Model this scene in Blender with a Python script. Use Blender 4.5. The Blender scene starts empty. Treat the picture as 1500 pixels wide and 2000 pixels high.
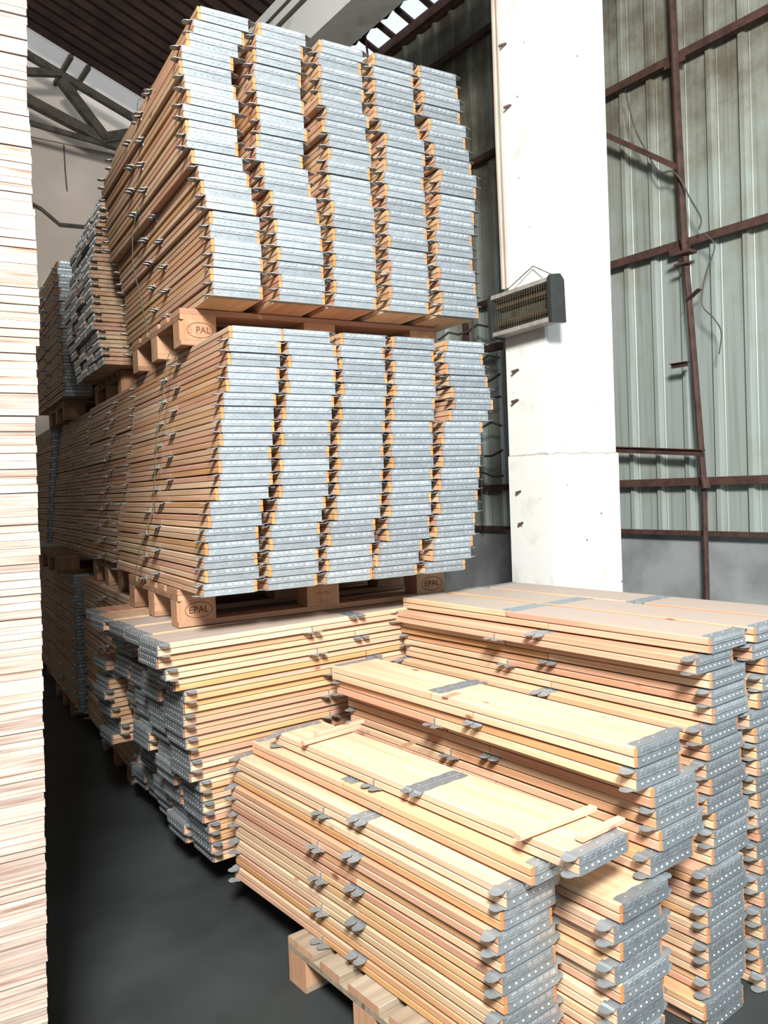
import bpy, bmesh, math, random
from math import sin, cos, pi, radians, hypot
from mathutils import Matrix, Vector
random.seed(7)
C = bpy.context.scene.collection
D = bpy.data
# ------------------------------------------------------------------ camera
cam_data = D.cameras.new('camera'); cam = D.objects.new('camera', cam_data); C.objects.link(cam)
bpy.context.scene.camera = cam
F, YAW, PITCH, ROLL = 1565.2, -0.524647, -0.0319298, -0.0396637
fwd = Vector((-sin(YAW)*cos(PITCH), cos(YAW)*cos(PITCH), sin(PITCH)))
rt = Vector((cos(YAW), sin(YAW), 0)); up = rt.cross(fwd)
r2 = rt*cos(ROLL)+up*sin(ROLL); u2 = -rt*sin(ROLL)+up*cos(ROLL)
m = Matrix((r2, u2, -fwd)).transposed().to_4x4()
m.translation = Vector((-0.81389, -2.96663, 0.49863)); cam.matrix_world = m
cam_data.sensor_fit = 'VERTICAL'; cam_data.sensor_height = 32.0; cam_data.lens = F/2000*32.0
cam_data.clip_start = 0.05; cam_data.clip_end = 200
# ------------------------------------------------------------------ world, lights, exposure
sc = bpy.context.scene
sc.view_settings.view_transform = 'Standard'; sc.view_settings.look = 'None'
sc.view_settings.gamma = 1.0; sc.view_settings.use_curve_mapping = False
sc.view_settings.exposure = 0.28
w = D.worlds.new('daylight'); sc.world = w; w.use_nodes = True
bg = w.node_tree.nodes['Background']; bg.inputs[0].default_value = (0.80, 0.90, 1.0, 1); bg.inputs[1].default_value = 1.0
def area(name, loc, target, size, power, col=(1, 1, 1)):
    l = D.lights.new(name, 'AREA'); l.shape = 'SQUARE'; l.size = size; l.energy = power; l.color = col
    o = D.objects.new(name, l); C.objects.link(o); o.location = loc
    o.rotation_euler = (Vector(target)-Vector(loc)).to_track_quat('-Z', 'Y').to_euler(); return o
area('doorway_daylight', (-1.7, -4.9, 3.6), (0.6, -0.2, 0.4), 1.0, 860, (1.0, 0.985, 0.96))
sl = D.lights.new('foreground_spot', 'SPOT'); sl.energy = 400; sl.color = (1.0, 0.99, 0.97); sl.spot_size = radians(52); sl.spot_blend = 1.0; sl.shadow_soft_size = 0.25  # added spot that brightens the foreground stacks; the roof has no opening here
so = D.objects.new('foreground_spot', sl); C.objects.link(so); so.location = (-1.0, -2.9, 2.9)
so.rotation_euler = (Vector((0.75, -1.15, -0.3))-Vector(so.location)).to_track_quat('-Z', 'Y').to_euler()
# ------------------------------------------------------------------ materials
def newmat(name):
    mt = D.materials.new(name); mt.use_nodes = True; nt = mt.node_tree
    return mt, nt, nt.nodes, nt.links, nt.nodes['Principled BSDF']
def ramp(nodes, stops):
    r = nodes.new('ShaderNodeValToRGB'); e = r.color_ramp.elements
    while len(e) < len(stops): e.new(0.5)
    for i, (p, c) in enumerate(stops): e[i].position = p; e[i].color = (c[0], c[1], c[2], 1)
    return r
def wood(name, palette, dust=0.0, rough=0.6, grain_axis='Y', dark=0.75):
    mt, nt, N, L, B = newmat(name)
    oi = N.new('ShaderNodeObjectInfo'); ge = N.new('ShaderNodeNewGeometry'); tc = N.new('ShaderNodeTexCoord')
    ad = N.new('ShaderNodeMath'); ad.operation = 'ADD'; L.new(oi.outputs['Random'], ad.inputs[0]); L.new(ge.outputs['Random Per Island'], ad.inputs[1])
    fr = N.new('ShaderNodeMath'); fr.operation = 'FRACT'; L.new(ad.outputs[0], fr.inputs[0])
    n = len(palette); base = ramp(N, [(i/(n-1), c) for i, c in enumerate(palette)]); L.new(fr.outputs[0], base.inputs[0])
    mp = N.new('ShaderNodeMapping'); s = {'Y': (16, 1.1, 30), 'X': (1.1, 16, 30), 'Z': (16, 30, 1.1)}[grain_axis]
    mp.inputs['Scale'].default_value = s
    sc_ = N.new('ShaderNodeMath'); sc_.operation = 'MULTIPLY'; sc_.inputs[1].default_value = 37; L.new(fr.outputs[0], sc_.inputs[0])
    va = N.new('ShaderNodeVectorMath'); va.operation = 'ADD'; L.new(mp.outputs[0], va.inputs[0]); L.new(sc_.outputs[0], va.inputs[1])
    L.new(tc.outputs['Object'], mp.inputs['Vector'])
    n1 = N.new('ShaderNodeTexNoise'); n1.inputs['Scale'].default_value = 1.6; n1.inputs['Detail'].default_value = 4; n1.inputs['Distortion'].default_value = 0.7
    L.new(va.outputs[0], n1.inputs['Vector'])
    r1 = ramp(N, [(0.35, (dark, dark*.93, dark*.84)), (0.62, (1, 1, 1))]); L.new(n1.outputs['Fac'], r1.inputs[0])
    mx = N.new('ShaderNodeMixRGB'); mx.blend_type = 'MULTIPLY'; mx.inputs[0].default_value = 0.8
    L.new(base.outputs[0], mx.inputs[1]); L.new(r1.outputs[0], mx.inputs[2])
    # knots
    vo = N.new('ShaderNodeTexVoronoi'); vo.inputs['Scale'].default_value = 1.0
    mk = N.new('ShaderNodeMapping'); mk.inputs['Scale'].default_value = (7, 3.4, 7) if grain_axis == 'Y' else (3.4, 7, 7)
    L.new(tc.outputs['Object'], mk.inputs['Vector'])
    vb = N.new('ShaderNodeVectorMath'); vb.operation = 'ADD'; L.new(mk.outputs[0], vb.inputs[0]); L.new(sc_.outputs[0], vb.inputs[1]); L.new(vb.outputs[0], vo.inputs['Vector'])
    rk = ramp(N, [(0.045, (0.30, 0.13, 0.06)), (0.085, (1, 1, 1))]); L.new(vo.outputs['Distance'], rk.inputs[0])
    mk2 = N.new('ShaderNodeMixRGB'); mk2.blend_type = 'MULTIPLY'; mk2.inputs[0].default_value = 0.8
    L.new(mx.outputs[0], mk2.inputs[1]); L.new(rk.outputs[0], mk2.inputs[2]); last = mk2.outputs[0]
    if dust:
        nd = N.new('ShaderNodeTexNoise'); nd.inputs['Scale'].default_value = 9; nd.inputs['Detail'].default_value = 6
        L.new(tc.outputs['Object'], nd.inputs['Vector'])
        rd = ramp(N, [(0.25, (dust*.75,)*3), (0.7, (dust,)*3)]); L.new(nd.outputs['Fac'], rd.inputs[0])
        md = N.new('ShaderNodeMixRGB'); L.new(rd.outputs[0], md.inputs[0]); L.new(last, md.inputs[1]); md.inputs[2].default_value = (0.33, 0.28, 0.24, 1); last = md.outputs[0]
    L.new(last, B.inputs['Base Color']); B.inputs['Roughness'].default_value = rough
    bp = N.new('ShaderNodeBump'); bp.inputs['Strength'].default_value = 0.12; bp.inputs['Distance'].default_value = 0.002
    L.new(n1.outputs['Fac'], bp.inputs['Height']); L.new(bp.outputs[0], B.inputs['Normal'])
    return mt
PAL = [(0.53, 0.36, 0.225), (0.61, 0.445, 0.28), (0.54, 0.29, 0.20), (0.56, 0.39, 0.245), (0.47, 0.24, 0.155), (0.63, 0.47, 0.31), (0.54, 0.31, 0.215), (0.53, 0.29, 0.125), (0.59, 0.42, 0.26)]
M = {}
M['wood'] = wood('pine_board', PAL)
M['dusty'] = wood('dusty_pine_board', PAL, dust=1.0)
M['clean'] = wood('planed_pine_board', [(0.60, 0.42, 0.28), (0.64, 0.46, 0.31)])
M['endgrain'] = wood('orange_end_grain', [(0.52, 0.17, 0.045), (0.60, 0.24, 0.075), (0.50, 0.19, 0.07)], grain_axis='Z')
M['pallet'] = wood('pallet_wood', [(0.32, 0.165, 0.095), (0.38, 0.215, 0.125), (0.29, 0.14, 0.085), (0.35, 0.19, 0.115)], grain_axis='X', dark=0.6, rough=0.75)
M['pallet_block'] = wood('pallet_block_wood', [(0.39, 0.215, 0.12), (0.44, 0.26, 0.15)], grain_axis='Z', dark=0.8, rough=0.8)
M['pallet_grey'] = wood('weathered_pallet_wood', [(0.26, 0.21, 0.15), (0.33, 0.27, 0.20), (0.24, 0.18, 0.125)], grain_axis='X', dark=0.6, rough=0.8)
M['stick'] = wood('pink_batten_wood', [(0.62, 0.36, 0.25), (0.66, 0.40, 0.27)], grain_axis='X')
def metal(name, c, rough, met=0.75, c2=None):
    mt, nt, N, L, B = newmat(name)
    oi = N.new('ShaderNodeObjectInfo'); tc = N.new('ShaderNodeTexCoord')
    n1 = N.new('ShaderNodeTexNoise'); n1.inputs['Scale'].default_value = 35; n1.inputs['Detail'].default_value = 3; L.new(tc.outputs['Object'], n1.inputs['Vector'])
    c2 = c2 or tuple(x*.72 for x in c)
    r = ramp(N, [(0.3, c2), (0.7, c)]); L.new(n1.outputs['Fac'], r.inputs[0])
    hv = N.new('ShaderNodeHueSaturation'); mr = N.new('ShaderNodeMapRange'); mr.inputs[3].default_value = 0.85; mr.inputs[4].default_value = 1.12
    L.new(oi.outputs['Random'], mr.inputs[0]); L.new(mr.outputs[0], hv.inputs['Value']); L.new(r.outputs[0], hv.inputs['Color'])
    L.new(hv.outputs[0], B.inputs['Base Color']); B.inputs['Roughness'].default_value = rough; B.inputs['Metallic'].default_value = met
    return mt
M['zinc'] = metal('galvanised_steel', (0.36, 0.40, 0.415), 0.44, 0.66, (0.29, 0.325, 0.34))
M['zinc_dull'] = metal('dusty_galvanised_steel', (0.36, 0.38, 0.37), 0.5, 0.5)
M['rivet'] = metal('bright_rivet', (0.76, 0.80, 0.82), 0.38, 0.88)
def plain(name, c, rough=0.7, met=0.0, scale=6, var=0.25, c2=None, bump=0.0, detail=6):
    mt, nt, N, L, B = newmat(name)
    tc = N.new('ShaderNodeTexCoord'); n1 = N.new('ShaderNodeTexNoise'); n1.inputs['Scale'].default_value = scale; n1.inputs['Detail'].default_value = detail
    L.new(tc.outputs['Object'], n1.inputs['Vector'])
    c2 = c2 or tuple(x*(1-var) for x in c)
    r = ramp(N, [(0.35, c2), (0.6, c)]); L.new(n1.outputs['Fac'], r.inputs[0]); L.new(r.outputs[0], B.inputs['Base Color'])
    B.inputs['Roughness'].default_value = rough; B.inputs['Metallic'].default_value = met
    if bump:
        bp = N.new('ShaderNodeBump'); bp.inputs['Strength'].default_value = bump; bp.inputs['Distance'].default_value = 0.01
        L.new(n1.outputs['Fac'], bp.inputs['Height']); L.new(bp.outputs[0], B.inputs['Normal'])
    return mt
M['floor'] = plain('dark_floor', (0.022, 0.028, 0.027), 0.75, scale=2.5, var=0.5)
M['rust'] = plain('rusty_steel', (0.085, 0.04, 0.03), 0.7, scale=12, var=0.5)
M['darksteel'] = plain('dark_steel', (0.10, 0.085, 0.065), 0.7, scale=10, var=0.5)
M['concrete'] = plain('grey_render', (0.33, 0.35, 0.35), 0.9, scale=3, var=0.35, bump=0.3)
M['beige'] = plain('beige_plaster', (0.66, 0.56, 0.47), 0.9, scale=1.2, var=0.18)
M['beige_dark'] = plain('stained_plaster', (0.50, 0.42, 0.34), 0.9, scale=2, var=0.3)
M['roof'] = plain('brown_roof_sheet', (0.055, 0.03, 0.025), 0.9, scale=3, var=0.5)
M['black'] = plain('dark_plastic', (0.03, 0.035, 0.032), 0.5, scale=20)
M['alu'] = plain('aluminium_frame', (0.45, 0.42, 0.38), 0.45, 0.3, scale=20)
M['reflector'] = plain('dusty_reflector', (0.17, 0.16, 0.11), 0.5, 0.5, scale=30, var=0.4)
M['brass'] = plain('heater_tube', (0.24, 0.17, 0.09), 0.4, 0.5, scale=20)
M['burn'] = plain('burnt_mark', (0.10, 0.04, 0.02), 0.9, scale=40)
M['burn_faint'] = plain('faint_burnt_mark', (0.33, 0.18, 0.10), 0.9, scale=40)
M['strap'] = plain('green_strapping', (0.10, 0.13, 0.07), 0.5, scale=20)
M['cable'] = plain('cable_sheath', (0.10, 0.09, 0.07), 0.7, scale=20)
# white painted column with chips
def painted():
    mt, nt, N, L, B = newmat('white_painted_concrete'); tc = N.new('ShaderNodeTexCoord')
    n1 = N.new('ShaderNodeTexNoise'); n1.inputs['Scale'].default_value = 5; n1.inputs['Detail'].default_value = 8; L.new(tc.outputs['Object'], n1.inputs['Vector'])
    r = ramp(N, [(0.26, (0.58, 0.57, 0.51)), (0.44, (0.74, 0.75, 0.71))]); L.new(n1.outputs['Fac'], r.inputs[0])
    vo = N.new('ShaderNodeTexVoronoi'); vo.inputs['Scale'].default_value = 6.5; L.new(tc.outputs['Object'], vo.inputs['Vector'])
    rk = ramp(N, [(0.035, (0.20, 0.18, 0.14)), (0.06, (1, 1, 1))]); L.new(vo.outputs['Distance'], rk.inputs[0])
    mx = N.new('ShaderNodeMixRGB'); mx.blend_type = 'MULTIPLY'; mx.inputs[0].default_value = 0.9; L.new(r.outputs[0], mx.inputs[1]); L.new(rk.outputs[0], mx.inputs[2])
    # rough construction joint low on the column
    sp = N.new('ShaderNodeSeparateXYZ'); L.new(tc.outputs['Object'], sp.inputs[0])
    a1 = N.new('ShaderNodeMath'); a1.operation = 'SUBTRACT'; L.new(sp.outputs['Z'], a1.inputs[0]); a1.inputs[1].default_value = 0.644
    n3 = N.new('ShaderNodeTexNoise'); n3.inputs['Scale'].default_value = 14; n3.inputs['Detail'].default_value = 4; L.new(tc.outputs['Object'], n3.inputs['Vector'])
    a2 = N.new('ShaderNodeMath'); a2.operation = 'MULTIPLY_ADD'; L.new(n3.outputs['Fac'], a2.inputs[0]); a2.inputs[1].default_value = 0.03; L.new(a1.outputs[0], a2.inputs[2])
    a3 = N.new('ShaderNodeMath'); a3.operation = 'SUBTRACT'; L.new(a2.outputs[0], a3.inputs[0]); a3.inputs[1].default_value = 0.015
    a4 = N.new('ShaderNodeMath'); a4.operation = 'ABSOLUTE'; L.new(a3.outputs[0], a4.inputs[0])
    rj = ramp(N, [(0.0022, (0.35, 0.30, 0.22)), (0.006, (1, 1, 1))]); L.new(a4.outputs[0], rj.inputs[0])
    mj = N.new('ShaderNodeMixRGB'); mj.blend_type = 'MULTIPLY'; mj.inputs[0].default_value = 0.9; L.new(mx.outputs[0], mj.inputs[1]); L.new(rj.outputs[0], mj.inputs[2])
    L.new(mj.outputs[0], B.inputs['Base Color']); B.inputs['Roughness'].default_value = 0.8
    bp = N.new('ShaderNodeBump'); bp.inputs['Strength'].default_value = 0.35; bp.inputs['Distance'].default_value = 0.01
    L.new(n1.outputs['Fac'], bp.inputs['Height']); L.new(bp.outputs[0], B.inputs['Normal']); return mt
M['paint'] = painted()
def cladding_mat():
    mt, nt, N, L, B = newmat('pale_steel_cladding'); tc = N.new('ShaderNodeTexCoord')
    n1 = N.new('ShaderNodeTexNoise'); n1.inputs['Scale'].default_value = 1.1; n1.inputs['Detail'].default_value = 9; n1.inputs['Roughness'].default_value = 0.65
    L.new(tc.outputs['Object'], n1.inputs['Vector'])
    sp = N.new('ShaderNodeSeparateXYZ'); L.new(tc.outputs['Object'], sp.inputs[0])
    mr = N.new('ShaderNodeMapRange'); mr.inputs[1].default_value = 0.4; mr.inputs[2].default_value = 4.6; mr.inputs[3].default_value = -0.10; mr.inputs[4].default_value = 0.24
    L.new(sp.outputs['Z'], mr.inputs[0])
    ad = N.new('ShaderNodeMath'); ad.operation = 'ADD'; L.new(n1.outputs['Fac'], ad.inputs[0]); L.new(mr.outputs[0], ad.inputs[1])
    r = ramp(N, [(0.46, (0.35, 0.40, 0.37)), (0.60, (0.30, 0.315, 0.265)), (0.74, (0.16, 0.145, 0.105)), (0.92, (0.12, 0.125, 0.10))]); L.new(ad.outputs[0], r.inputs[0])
    ms = N.new('ShaderNodeMapping'); ms.inputs['Scale'].default_value = (22, 22, 0.5); L.new(tc.outputs['Object'], ms.inputs['Vector'])
    n2 = N.new('ShaderNodeTexNoise'); n2.inputs['Scale'].default_value = 1.5; n2.inputs['Detail'].default_value = 5; L.new(ms.outputs[0], n2.inputs['Vector'])
    r2_ = ramp(N, [(0.33, (0.62, 0.58, 0.50)), (0.52, (1, 1, 1))]); L.new(n2.outputs['Fac'], r2_.inputs[0])
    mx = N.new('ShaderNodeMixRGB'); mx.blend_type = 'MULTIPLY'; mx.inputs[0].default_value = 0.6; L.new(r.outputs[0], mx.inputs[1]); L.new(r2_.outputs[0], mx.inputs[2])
    L.new(mx.outputs[0], B.inputs['Base Color']); B.inputs['Roughness'].default_value = 0.45; B.inputs['Metallic'].default_value = 0.1
    return mt
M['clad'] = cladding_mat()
def ply_mat():
    mt, nt, N, L, B = newmat('plywood_edge'); tc = N.new('ShaderNodeTexCoord'); oi = N.new('ShaderNodeObjectInfo')
    mu = N.new('ShaderNodeMath'); mu.operation = 'MULTIPLY'; mu.inputs[1].default_value = 53; L.new(oi.outputs['Random'], mu.inputs[0])
    mp = N.new('ShaderNodeMapping'); mp.inputs['Scale'].default_value = (5, 5, 170); L.new(tc.outputs['Object'], mp.inputs['Vector'])
    va = N.new('ShaderNodeVectorMath'); va.operation = 'ADD'; L.new(mp.outputs[0], va.inputs[0]); L.new(mu.outputs[0], va.inputs[1])
    n1 = N.new('ShaderNodeTexNoise'); n1.inputs['Scale'].default_value = 1.0; n1.inputs['Detail'].default_value = 3; L.new(va.outputs[0], n1.inputs['Vector'])
    r = ramp(N, [(0.28, (0.22, 0.12, 0.085)), (0.42, (0.37, 0.265, 0.21)), (0.60, (0.48, 0.385, 0.32))]); L.new(n1.outputs['Fac'], r.inputs[0])
    hv = N.new('ShaderNodeHueSaturation'); mr = N.new('ShaderNodeMapRange'); mr.inputs[3].default_value = 0.72; mr.inputs[4].default_value = 1.12
    L.new(oi.outputs['Random'], mr.inputs[0]); L.new(mr.outputs[0], hv.inputs['Value']); L.new(r.outputs[0], hv.inputs['Color'])
    L.new(hv.outputs[0], B.inputs['Base Color']); B.inputs['Roughness'].default_value = 0.8; return mt
M['ply'] = ply_mat()
def translucent():
    mt, nt, N, L, B = newmat('translucent_roof_sheet'); N.remove(B)
    a = N.new('ShaderNodeBsdfTransparent'); a.inputs[0].default_value = (1, 1, 1, 1)
    b = N.new('ShaderNodeBsdfTranslucent'); b.inputs[0].default_value = (0.8, 0.9, 1, 1)
    x = N.new('ShaderNodeMixShader'); x.inputs[0].default_value = 0.12; L.new(a.outputs[0], x.inputs[1]); L.new(b.outputs[0], x.inputs[2])
    L.new(x.outputs[0], N['Material Output'].inputs['Surface']); return mt
M['sky_sheet'] = translucent()
# ------------------------------------------------------------------ mesh helpers
class MB:
    def __init__(s): s.v = []; s.f = []; s.m = []
    def add(s, v, f, mi=0):
        o = len(s.v); s.v += [tuple(p) for p in v]; s.f += [tuple(i+o for i in q) for q in f]
        s.m += (mi if isinstance(mi, list) else [mi]*len(f)); return s
    def box(s, x0, y0, z0, x1, y1, z1, mi=0):
        v = [(x0,y0,z0),(x1,y0,z0),(x1,y1,z0),(x0,y1,z0),(x0,y0,z1),(x1,y0,z1),(x1,y1,z1),(x0,y1,z1)]
        return s.add(v, [(0,3,2,1),(4,5,6,7),(0,1,5,4),(1,2,6,5),(2,3,7,6),(3,0,4,7)], mi)
    def cbox(s, x0, y0, z0, x1, y1, z1, c=0.0015, mi=0, ends=None, top=None, axis='y'):
        # box with its long edges (along axis) chamfered, ends given their own slot
        if axis == 'y': prof = [(x0+c,z0),(x1-c,z0),(x1,z0+c),(x1,z1-c),(x1-c,z1),(x0+c,z1),(x0,z1-c),(x0,z0+c)]; P = lambda q, e: (q[0], (y0, y1)[e], q[1])
        else: prof = [(y0+c,z0),(y1-c,z0),(y1,z0+c),(y1,z1-c),(y1-c,z1),(y0+c,z1),(y0,z1-c),(y0,z0+c)]; P = lambda q, e: ((x0, x1)[e], q[0], q[1])
        v = [P(q, 0) for q in prof]+[P(q, 1) for q in prof]
        f = [tuple(range(8)), tuple(range(15, 7, -1))]; mm = [ends if ends is not None else mi]*2
        for i in range(8):
            j = (i+1) % 8; f.append((i, i+8, j+8, j)); mm.append(top if (top is not None and i == 4) else mi)
        if axis == 'x': f = [tuple(reversed(q)) for q in f]
        return s.add(v, f, mm)
    def plate(s, outline, z0, z1, mi=0):
        n = len(outline); v = [(x, y, z0) for x, y in outline]+[(x, y, z1) for x, y in outline]
        return s.add(v, [tuple(range(n-1, -1, -1)), tuple(range(n, 2*n))]+[(i, (i+1) % n, n+(i+1) % n, n+i) for i in range(n)], mi)
    def dome(s, c, r, h, ax, n=6, mi=0):
        # small rivet head: ring + apex; ax = outward unit axis
        a = Vector(ax); t = a.orthogonal().normalized(); b = a.cross(t); c = Vector(c)
        v = [c+t*(r*cos(2*pi*i/n))+b*(r*sin(2*pi*i/n)) for i in range(n)]
        v += [c+a*h+t*(r*.55*cos(2*pi*i/n))+b*(r*.55*sin(2*pi*i/n)) for i in range(n)]
        return s.add(v, [(i, (i+1) % n, n+(i+1) % n, n+i) for i in range(n)]+[tuple(range(n, 2*n))], mi)
    def tube(s, pts, r, n=6, mi=0):
        pts = [Vector(p) for p in pts]; o = []
        for i, p in enumerate(pts):
            d = (pts[min(i+1, len(pts)-1)]-pts[max(i-1, 0)]).normalized()
            t = d.cross(Vector((0.13, 0.21, 0.97))).normalized() if abs(d.z) < .95 else d.cross(Vector((1, 0, 0))).normalized()
            b = d.cross(t); o += [p+t*(r*cos(2*pi*k/n))+b*(r*sin(2*pi*k/n)) for k in range(n)]
        f = [(i*n+k, i*n+(k+1) % n, (i+1)*n+(k+1) % n, (i+1)*n+k) for i in range(len(pts)-1) for k in range(n)]
        f += [tuple(range(n-1, -1, -1)), tuple(range((len(pts)-1)*n, len(pts)*n))]
        return s.add(o, f, mi)
    def beam(s, a, b, wd, dp, up=(0, 0, 1), mi=0):
        a = Vector(a); b = Vector(b); d = (b-a).normalized(); x = d.cross(Vector(up)).normalized(); y = x.cross(d)
        v = [q+x*(i*wd/2)+y*(j*dp/2) for q in (a, b) for i, j in ((-1,-1),(1,-1),(1,1),(-1,1))]
        return s.add(v, [(0,3,2,1),(4,5,6,7),(0,1,5,4),(1,2,6,5),(2,3,7,6),(3,0,4,7)], mi)
    def mesh(s, name, mats, smooth=False):
        me = D.meshes.new(name); me.from_pydata(s.v, [], s.f)
        for x in mats: me.materials.append(M[x])
        me.polygons.foreach_set('material_index', s.m); me.update()
        bm = bmesh.new(); bm.from_mesh(me); bmesh.ops.recalc_face_normals(bm, faces=bm.faces); bm.to_mesh(me); bm.free()
        return me
def smooth(P, n=5):
    P = [Vector(p) for p in P]; o = []
    for i in range(len(P)-1):
        a, b, c, d = P[max(i-1, 0)], P[i], P[i+1], P[min(i+2, len(P)-1)]
        for k in range(n):
            t = k/n; o.append(.5*((2*b)+(c-a)*t+(2*a-5*b+4*c-d)*t*t+(3*b-a-3*c+d)*t**3))
    return o+[P[-1]]
def link(name, data, parent=None, mw=None):
    o = D.objects.new(name, data); C.objects.link(o)
    if mw is not None: o.matrix_basis = mw
    if parent is not None: o.parent = parent
    return o
def build(mb, name, mats, parent=None, mw=None): return link(name, mb.mesh(name, mats if isinstance(mats, (list, tuple)) else [mats]), parent, mw)
def tag(o, label=None, cat=None, group=None, kind=None):
    if label: o['label'] = label
    if cat: o['category'] = cat
    if group: o['group'] = group
    if kind: o['kind'] = kind
    return o
def RZ(deg, loc): return Matrix.Translation(loc) @ Matrix.Rotation(radians(deg), 4, 'Z')
BETA = 5.7
BLD = Matrix.Rotation(radians(BETA), 4, 'Z')       # the building's own axes, turned a little against the stacks
FLOOR = -1.06
# ------------------------------------------------------------------ floor, walls, roof
mb = MB(); mb.box(-9, -7, FLOOR-.1, 4.1, 8.2, FLOOR); tag(build(mb, 'floor', 'floor', mw=BLD), 'dark grey concrete warehouse floor', kind='structure')
WX = 4.006
wall = build(MB().box(WX, -3.2, FLOOR, WX+.2, 8.2, 0.07), 'wall_right', 'concrete', mw=BLD)
tag(wall, 'grey rendered lower wall under pale corrugated steel cladding', kind='structure')
P_ = 0.235
def panel_mesh():
    b = MB(); prof = []
    for k in range(4):
        y = k*P_
        prof += [(0.0, y), (0.0, y+.150), (-.004, y+.155), (0, y+.160), (0, y+.168), (-.034, y+.184), (-.034, y+.216), (0.0, y+.232)]
    prof.append((0.0, 4*P_))
    # flat pan has two shallow stiffening grooves
    n = len(prof); z0, z1 = 0.0, 4.86
    v = [(x, y, z0) for x, y in prof]+[(x, y, z1) for x, y in prof]
    b.add(v, [(i, i+1, n+i+1, n+i) for i in range(n-1)]); return b.mesh('cladding_panel', ['clad'])
pm = panel_mesh()
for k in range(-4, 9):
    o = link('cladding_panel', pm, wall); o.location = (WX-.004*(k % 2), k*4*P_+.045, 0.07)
# panel backing light gaps at the foot of the sheets are left open as in the hall
def girt(z, y0=-3.2, y1=8.1, s=0.05): build(MB().beam((WX-.07, y0, z), (WX-.07, y1, z), s, s*1.1), 'girt', 'rust', wall)
for z in (0.447, 2.10, 3.38, 4.45): girt(z)
for z in (0.085,): girt(z, s=.03)
for y0_, z0_ in ((-3.2, 0), ):
    build(MB().beam((WX-.03, -3.2, 4.93), (WX-.03, 8.1, 4.93), .06, .08), 'eaves_bar', 'rust', wall)
for y, z, ln in ((0.45, 2.10, .16), (2.0, 2.10, .16), (-1.2, 2.10, .16), (0.45, 3.38, .16), (2.0, 3.38, .14)):
    build(MB().beam((WX-.10, y-.08, z-.035), (WX-.10, y+.08, z-.035), .012, .05), 'girt_cleat', 'rust', wall)
# upright post with cables and brackets
post = tag(link('wall_post', None), 'rusty brown steel post standing against cladding right of white pillar', 'post'); post.matrix_basis = BLD @ Matrix.Translation((WX-.14, .285, FLOOR+.0))
inv = Matrix.Translation((-(WX-.14), -.285, -FLOOR))
def pp(b, name, mat='rust'):
    b.v = [tuple(inv @ Vector(q)) for q in b.v]; return build(b, name, mat, post)
X = WX-.14
pp(MB().tube([(X, .285, .40), (X, .33, 1.2), (X, .385, 2.08)], .022, 8), 'pipe')
pp(MB().tube([(X, .385, 2.08), (X, .41, 2.9), (X, .44, 4.3), (X, .45, 5.0)], .026, 8), 'pipe')
pp(MB().tube([(X, .285, FLOOR), (X, .285, .40)], .018, 8), 'pipe')
pp(MB().box(X-.06, .31, 2.0, X+.03, .46, 2.02).box(X-.05, .33, 1.93, X+.0, .44, 1.945), 'flange')
pp(MB().beam((X-.02, 1.12, 3.13), (X-.02, .41, 2.60), .035, .035), 'diagonal_brace')
pp(MB().beam((X-.02, 1.10, .735), (X-.02, .27, .66), .05, .006).beam((X-.02, 1.10, .715), (X-.02, .27, .64), .006, .045), 'angle_bar')
pp(MB().beam((X-.02, .50, 1.27), (X-.02, .37, 1.27), .05, .006).beam((X-.02, .50, 1.255), (X-.02, .37, 1.255), .006, .03), 'bracket')
pp(MB().beam((X-.03, .36, 1.68), (X-.03, .26, 1.74), .05, .006), 'bracket')
pp(MB().tube([(X-.03, .26, .47), (X-.03, .25, .40)], .03, 8), 'foot_clamp')
cb = tag(build(MB().tube(smooth([(X-.03, .80, 3.25), (X-.03, .74, 3.0), (X-.03, .66, 2.82), (X-.03, .55, 2.62), (X-.04, .44, 2.58), (X-.05, .37, 2.5), (X-.05, .30, 2.35), (X-.04, .23, 2.2), (X-.04, .25, 2.13)]), .006), 'cable', 'cable', mw=BLD), 'thin brown cable hanging between the wall girts above the post flange', 'cable')
cb = tag(build(MB().tube(smooth([(X-.05, .20, 2.09), (X-.05, .13, 1.99), (X-.05, .19, 1.85), (X-.05, .22, 1.75), (X-.05, .23, 1.62), (X-.05, .15, 1.52), (X-.05, .10, 1.42), (X-.05, .12, 1.28)]), .005), 'cable', 'cable', mw=BLD), 'thin loose cable curling down right of the wall post below the middle girt', 'cable')
# rack of wavy rods left of the pillar
rack = tag(link('wire_rack', None), 'rusty rack of wavy wire rods on cladding left of white pillar', 'rack'); rack.matrix_basis = BLD @ Matrix.Translation((3.80, 2.55, 0.44))
build(MB().beam((0, 0, 0), (0, .02, 1.50), .045, .045, up=(0, 1, 0)), 'upright', 'rust', rack)
build(MB().tube([(-.04, -.17, -.30), (-.04, -.14, .6), (-.04, -.12, 1.7)], .007), 'hanging_wire', 'cable', rack)
for i, z in enumerate((.12, .30, .55, .80, .95, 1.13, 1.42)):
    pts = [(-.03, 1.0-.13*k, z+(.03 if (k+i) % 3 == 0 else -.012)) for k in range(12)]
    build(MB().tube(pts, .011), 'wavy_rod', 'darksteel', rack)
build(MB().beam((-.02, .9, 1.22), (-.02, -.45, 1.22), .05, .06), 'cross_bar', 'rust', rack)
wl = tag(build(MB().box(-4.2, -4.5, FLOOR, -4.0, 8.2, 8.2), 'blocking_wall_left', 'floor', mw=BLD), 'unseen dark wall added left of the aisle to block daylight', kind='structure')  # unseen wall, added and kept dark so the aisle stays dim
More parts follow.
